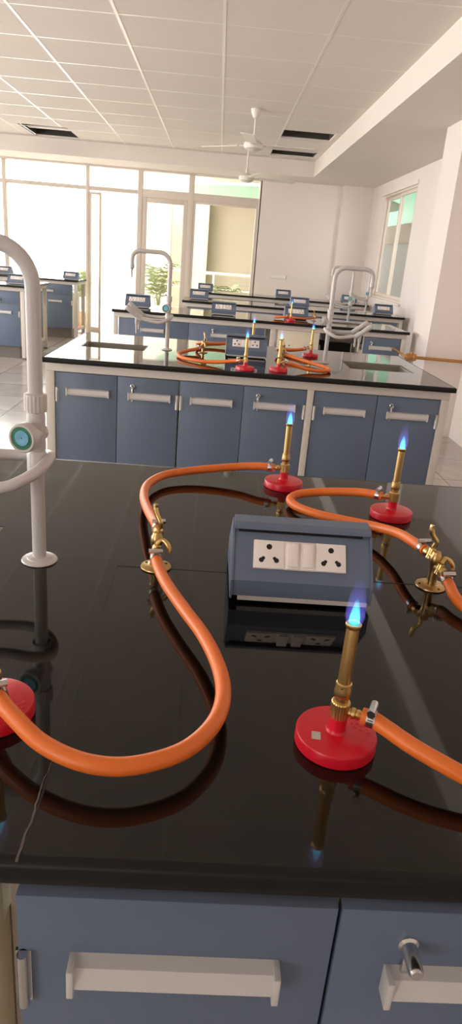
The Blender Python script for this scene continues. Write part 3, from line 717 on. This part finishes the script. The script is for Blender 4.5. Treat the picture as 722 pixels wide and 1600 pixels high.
# ---------- bench 5
Y1, Y2 = 10.82, 11.6
worktop(-.30, 2.36, Y1, Y2, 'black granite worktop of the farthest bench, by the back wall')
bench_frame(-.30, 2.36, Y1, Y2, ((-.27, .04), (1.0, .04), (2.32, .04)), 'grey steel frame under the farthest worktop')
cabinet(-.24, .97, Y1+.055, .6, 'blue cabinet on the left half of the farthest bench', (), False)
cabinet(1.03, 2.29, Y1+.055, .6, 'blue cabinet on the right half of the farthest bench', (), False)
dup(box, 'blue double socket box at the left end of the farthest bench', (-.185, 11.1, HB))
dup(box, 'blue double socket box on the farthest bench against the plain wall', (1.035, 11.1, HB))
dup(box, 'blue double socket box on the farthest bench, half behind the far tap', (2.08, 11.1, HB))
# ---------- left benches
Y1, Y2 = 8.80, 10.05
worktop(-4.6, -2.36, Y1, Y2, 'black granite worktop of the nearer bench at the left edge')
bench_frame(-4.6, -2.36, Y1, Y2, ((-4.57, .04), (-2.43, .05)), 'grey steel frame of the nearer bench at the left edge')
cabinet(-3.45, -2.47, Y1+.055, 1.0, 'blue drawer cabinet of the nearer bench at the left edge', (), True, 2, drawer=True, handle_dx=.16)
dup(box, 'blue double socket box on the nearer left bench, behind the tall tap', (-2.54, 9.12, HB)); dup(box, 'blue double socket box on the far left bench, cut by the picture edge', (-3.42, 11.5, HB))
Y1, Y2 = 11.2, 11.95
worktop(-5.4, -2.20, Y1, Y2, 'black granite worktop of the far left bench by the glass')
bench_frame(-5.4, -2.20, Y1, Y2, ((-5.37, .04), (-2.245, .06)), 'grey steel frame of the far left bench by the glass')
cabinet(-3.4, -2.30, Y1+.055, .6, 'blue drawer cabinet of the far left bench by the glass', (), True, 2, drawer=True, handle_dx=.16)
dup(box, 'blue double socket box at the right end of the far left bench', (-2.335, 11.4, HB))

# ------------------------------------------------------------------ ceiling fans
def fan(label, loc, drop, angs):
    t = thing('ceiling_fan', label, 'ceiling fan', loc, 0, 'white ceiling fans')
    q = MB(); q.lathe([(0, 0), (.055, 0), (.05, -.03), (.025, -.08), (.012, -.085)], M['fan'], n=24); q.build('canopy', t)
    q = MB(); q.tube([(0, 0, -.08), (0, 0, -drop+.05)], .011, M['fan'], 12); q.build('rod', t)
    q = MB(); q.lathe([(0, -drop-.055), (.05, -drop-.052), (.095, -drop-.03), (.105, -drop-.005), (.10, -drop+.02), (.06, -drop+.045), (.022, -drop+.06), (.018, -drop+.10), (.012, -drop+.11)], M['fan'], n=32); q.build('motor', t)
    for a in angs:
        mt = Matrix.Translation((0, 0, -drop)) @ Matrix.Rotation(math.radians(a), 4, 'Z') @ Matrix.Rotation(math.radians(-6), 4, 'X')
        q = MB(); q.box(.09, .2, -.02, .02, -.003, .003, M['fan'], .001, mtx=mt)
        out = [(.18, -.05), (.64, -.07), (.66, -.05), (.66, .05), (.64, .07), (.18, .05)]
        vs = [mt @ Vector((x, y, .004)) for x, y in out]+[mt @ Vector((x, y, -.002)) for x, y in out]
        q.add(vs, [[0, 1, 2, 3, 4, 5], [11, 10, 9, 8, 7, 6]]+[[i, (i+1) % 6, (i+1) % 6+6, i+6] for i in range(6)], M['fan']); q.build('blade', t, False)
    return t
fan('white ceiling fan nearer the beam, hanging between two open recesses', (.275, 7.85, CZ), .33, (2, 262, 142))
fan('white ceiling fan farther away, hanging above the glazed wall', (.29, 10.0, CZ), .42, (8, 174, 290))

# ------------------------------------------------------------------ light
w = bpy.data.worlds.new('sky'); bpy.context.scene.world = w; w.use_nodes = True
bg = w.node_tree.nodes['Background']; bg.inputs['Color'].default_value = (1.0, .995, .975, 1); bg.inputs['Strength'].default_value = 9.5
def portal(name, loc, rot, sx, sy):
    l = bpy.data.lights.new(name, 'AREA'); l.shape = 'RECTANGLE'; l.size = sx; l.size_y = sy; l.cycles.is_portal = True
    o = bpy.data.objects.new(name, l); C.objects.link(o); o.location = loc; o.rotation_euler = rot
portal('portal_glass', (-3, YB+.15, 1.3), (-PI/2, 0, 0), 7.2, 2.7)
portal('portal_left', (XL-.1, 4.5, 1.525), (0, -PI/2, 0), 2.15, 8.2)
portal('portal_front', (-4.5, YF-.1, 1.7), (PI/2, 0, 0), 2.6, 1.4)
portal('portal_right', (XR+.2, 10.1, 1.7), (0, PI/2, 0), 1.5, 1.8)

# ------------------------------------------------------------------ camera
cam = bpy.data.cameras.new('camera'); co = bpy.data.objects.new('camera', cam); C.objects.link(co)
yaw, pitch, roll, fpx = 4.53809227e-02, 3.61655760e-01, -8.30984033e-02, 1047.81392
f = Vector((math.sin(yaw)*math.cos(pitch), math.cos(yaw)*math.cos(pitch), -math.sin(pitch)))
r0 = Vector((math.cos(yaw), -math.sin(yaw), 0)); d0 = f.cross(r0)
c_, s_ = math.cos(roll), math.sin(roll)
r2 = c_*r0+s_*d0; d2 = -s_*r0+c_*d0
co.matrix_world = Matrix(((r2.x, -d2.x, -f.x, 0), (r2.y, -d2.y, -f.y, 0), (r2.z, -d2.z, -f.z, 1.38), (0, 0, 0, 1)))
cam.sensor_fit = 'VERTICAL'; cam.sensor_height = 36; cam.lens = 36*fpx/1600; cam.clip_start = .02
cam.clip_end = 200
sc = bpy.context.scene; sc.camera = co
vs = sc.view_settings; vs.view_transform = 'Standard'; vs.look = 'None'; vs.gamma = 1; vs.use_curve_mapping = False; vs.exposure = 0.0
sc.cycles.max_bounces = 10; sc.cycles.diffuse_bounces = 6; sc.cycles.transparent_max_bounces = 16; sc.cycles.sample_clamp_indirect = 6
sc.cycles.use_denoising = True
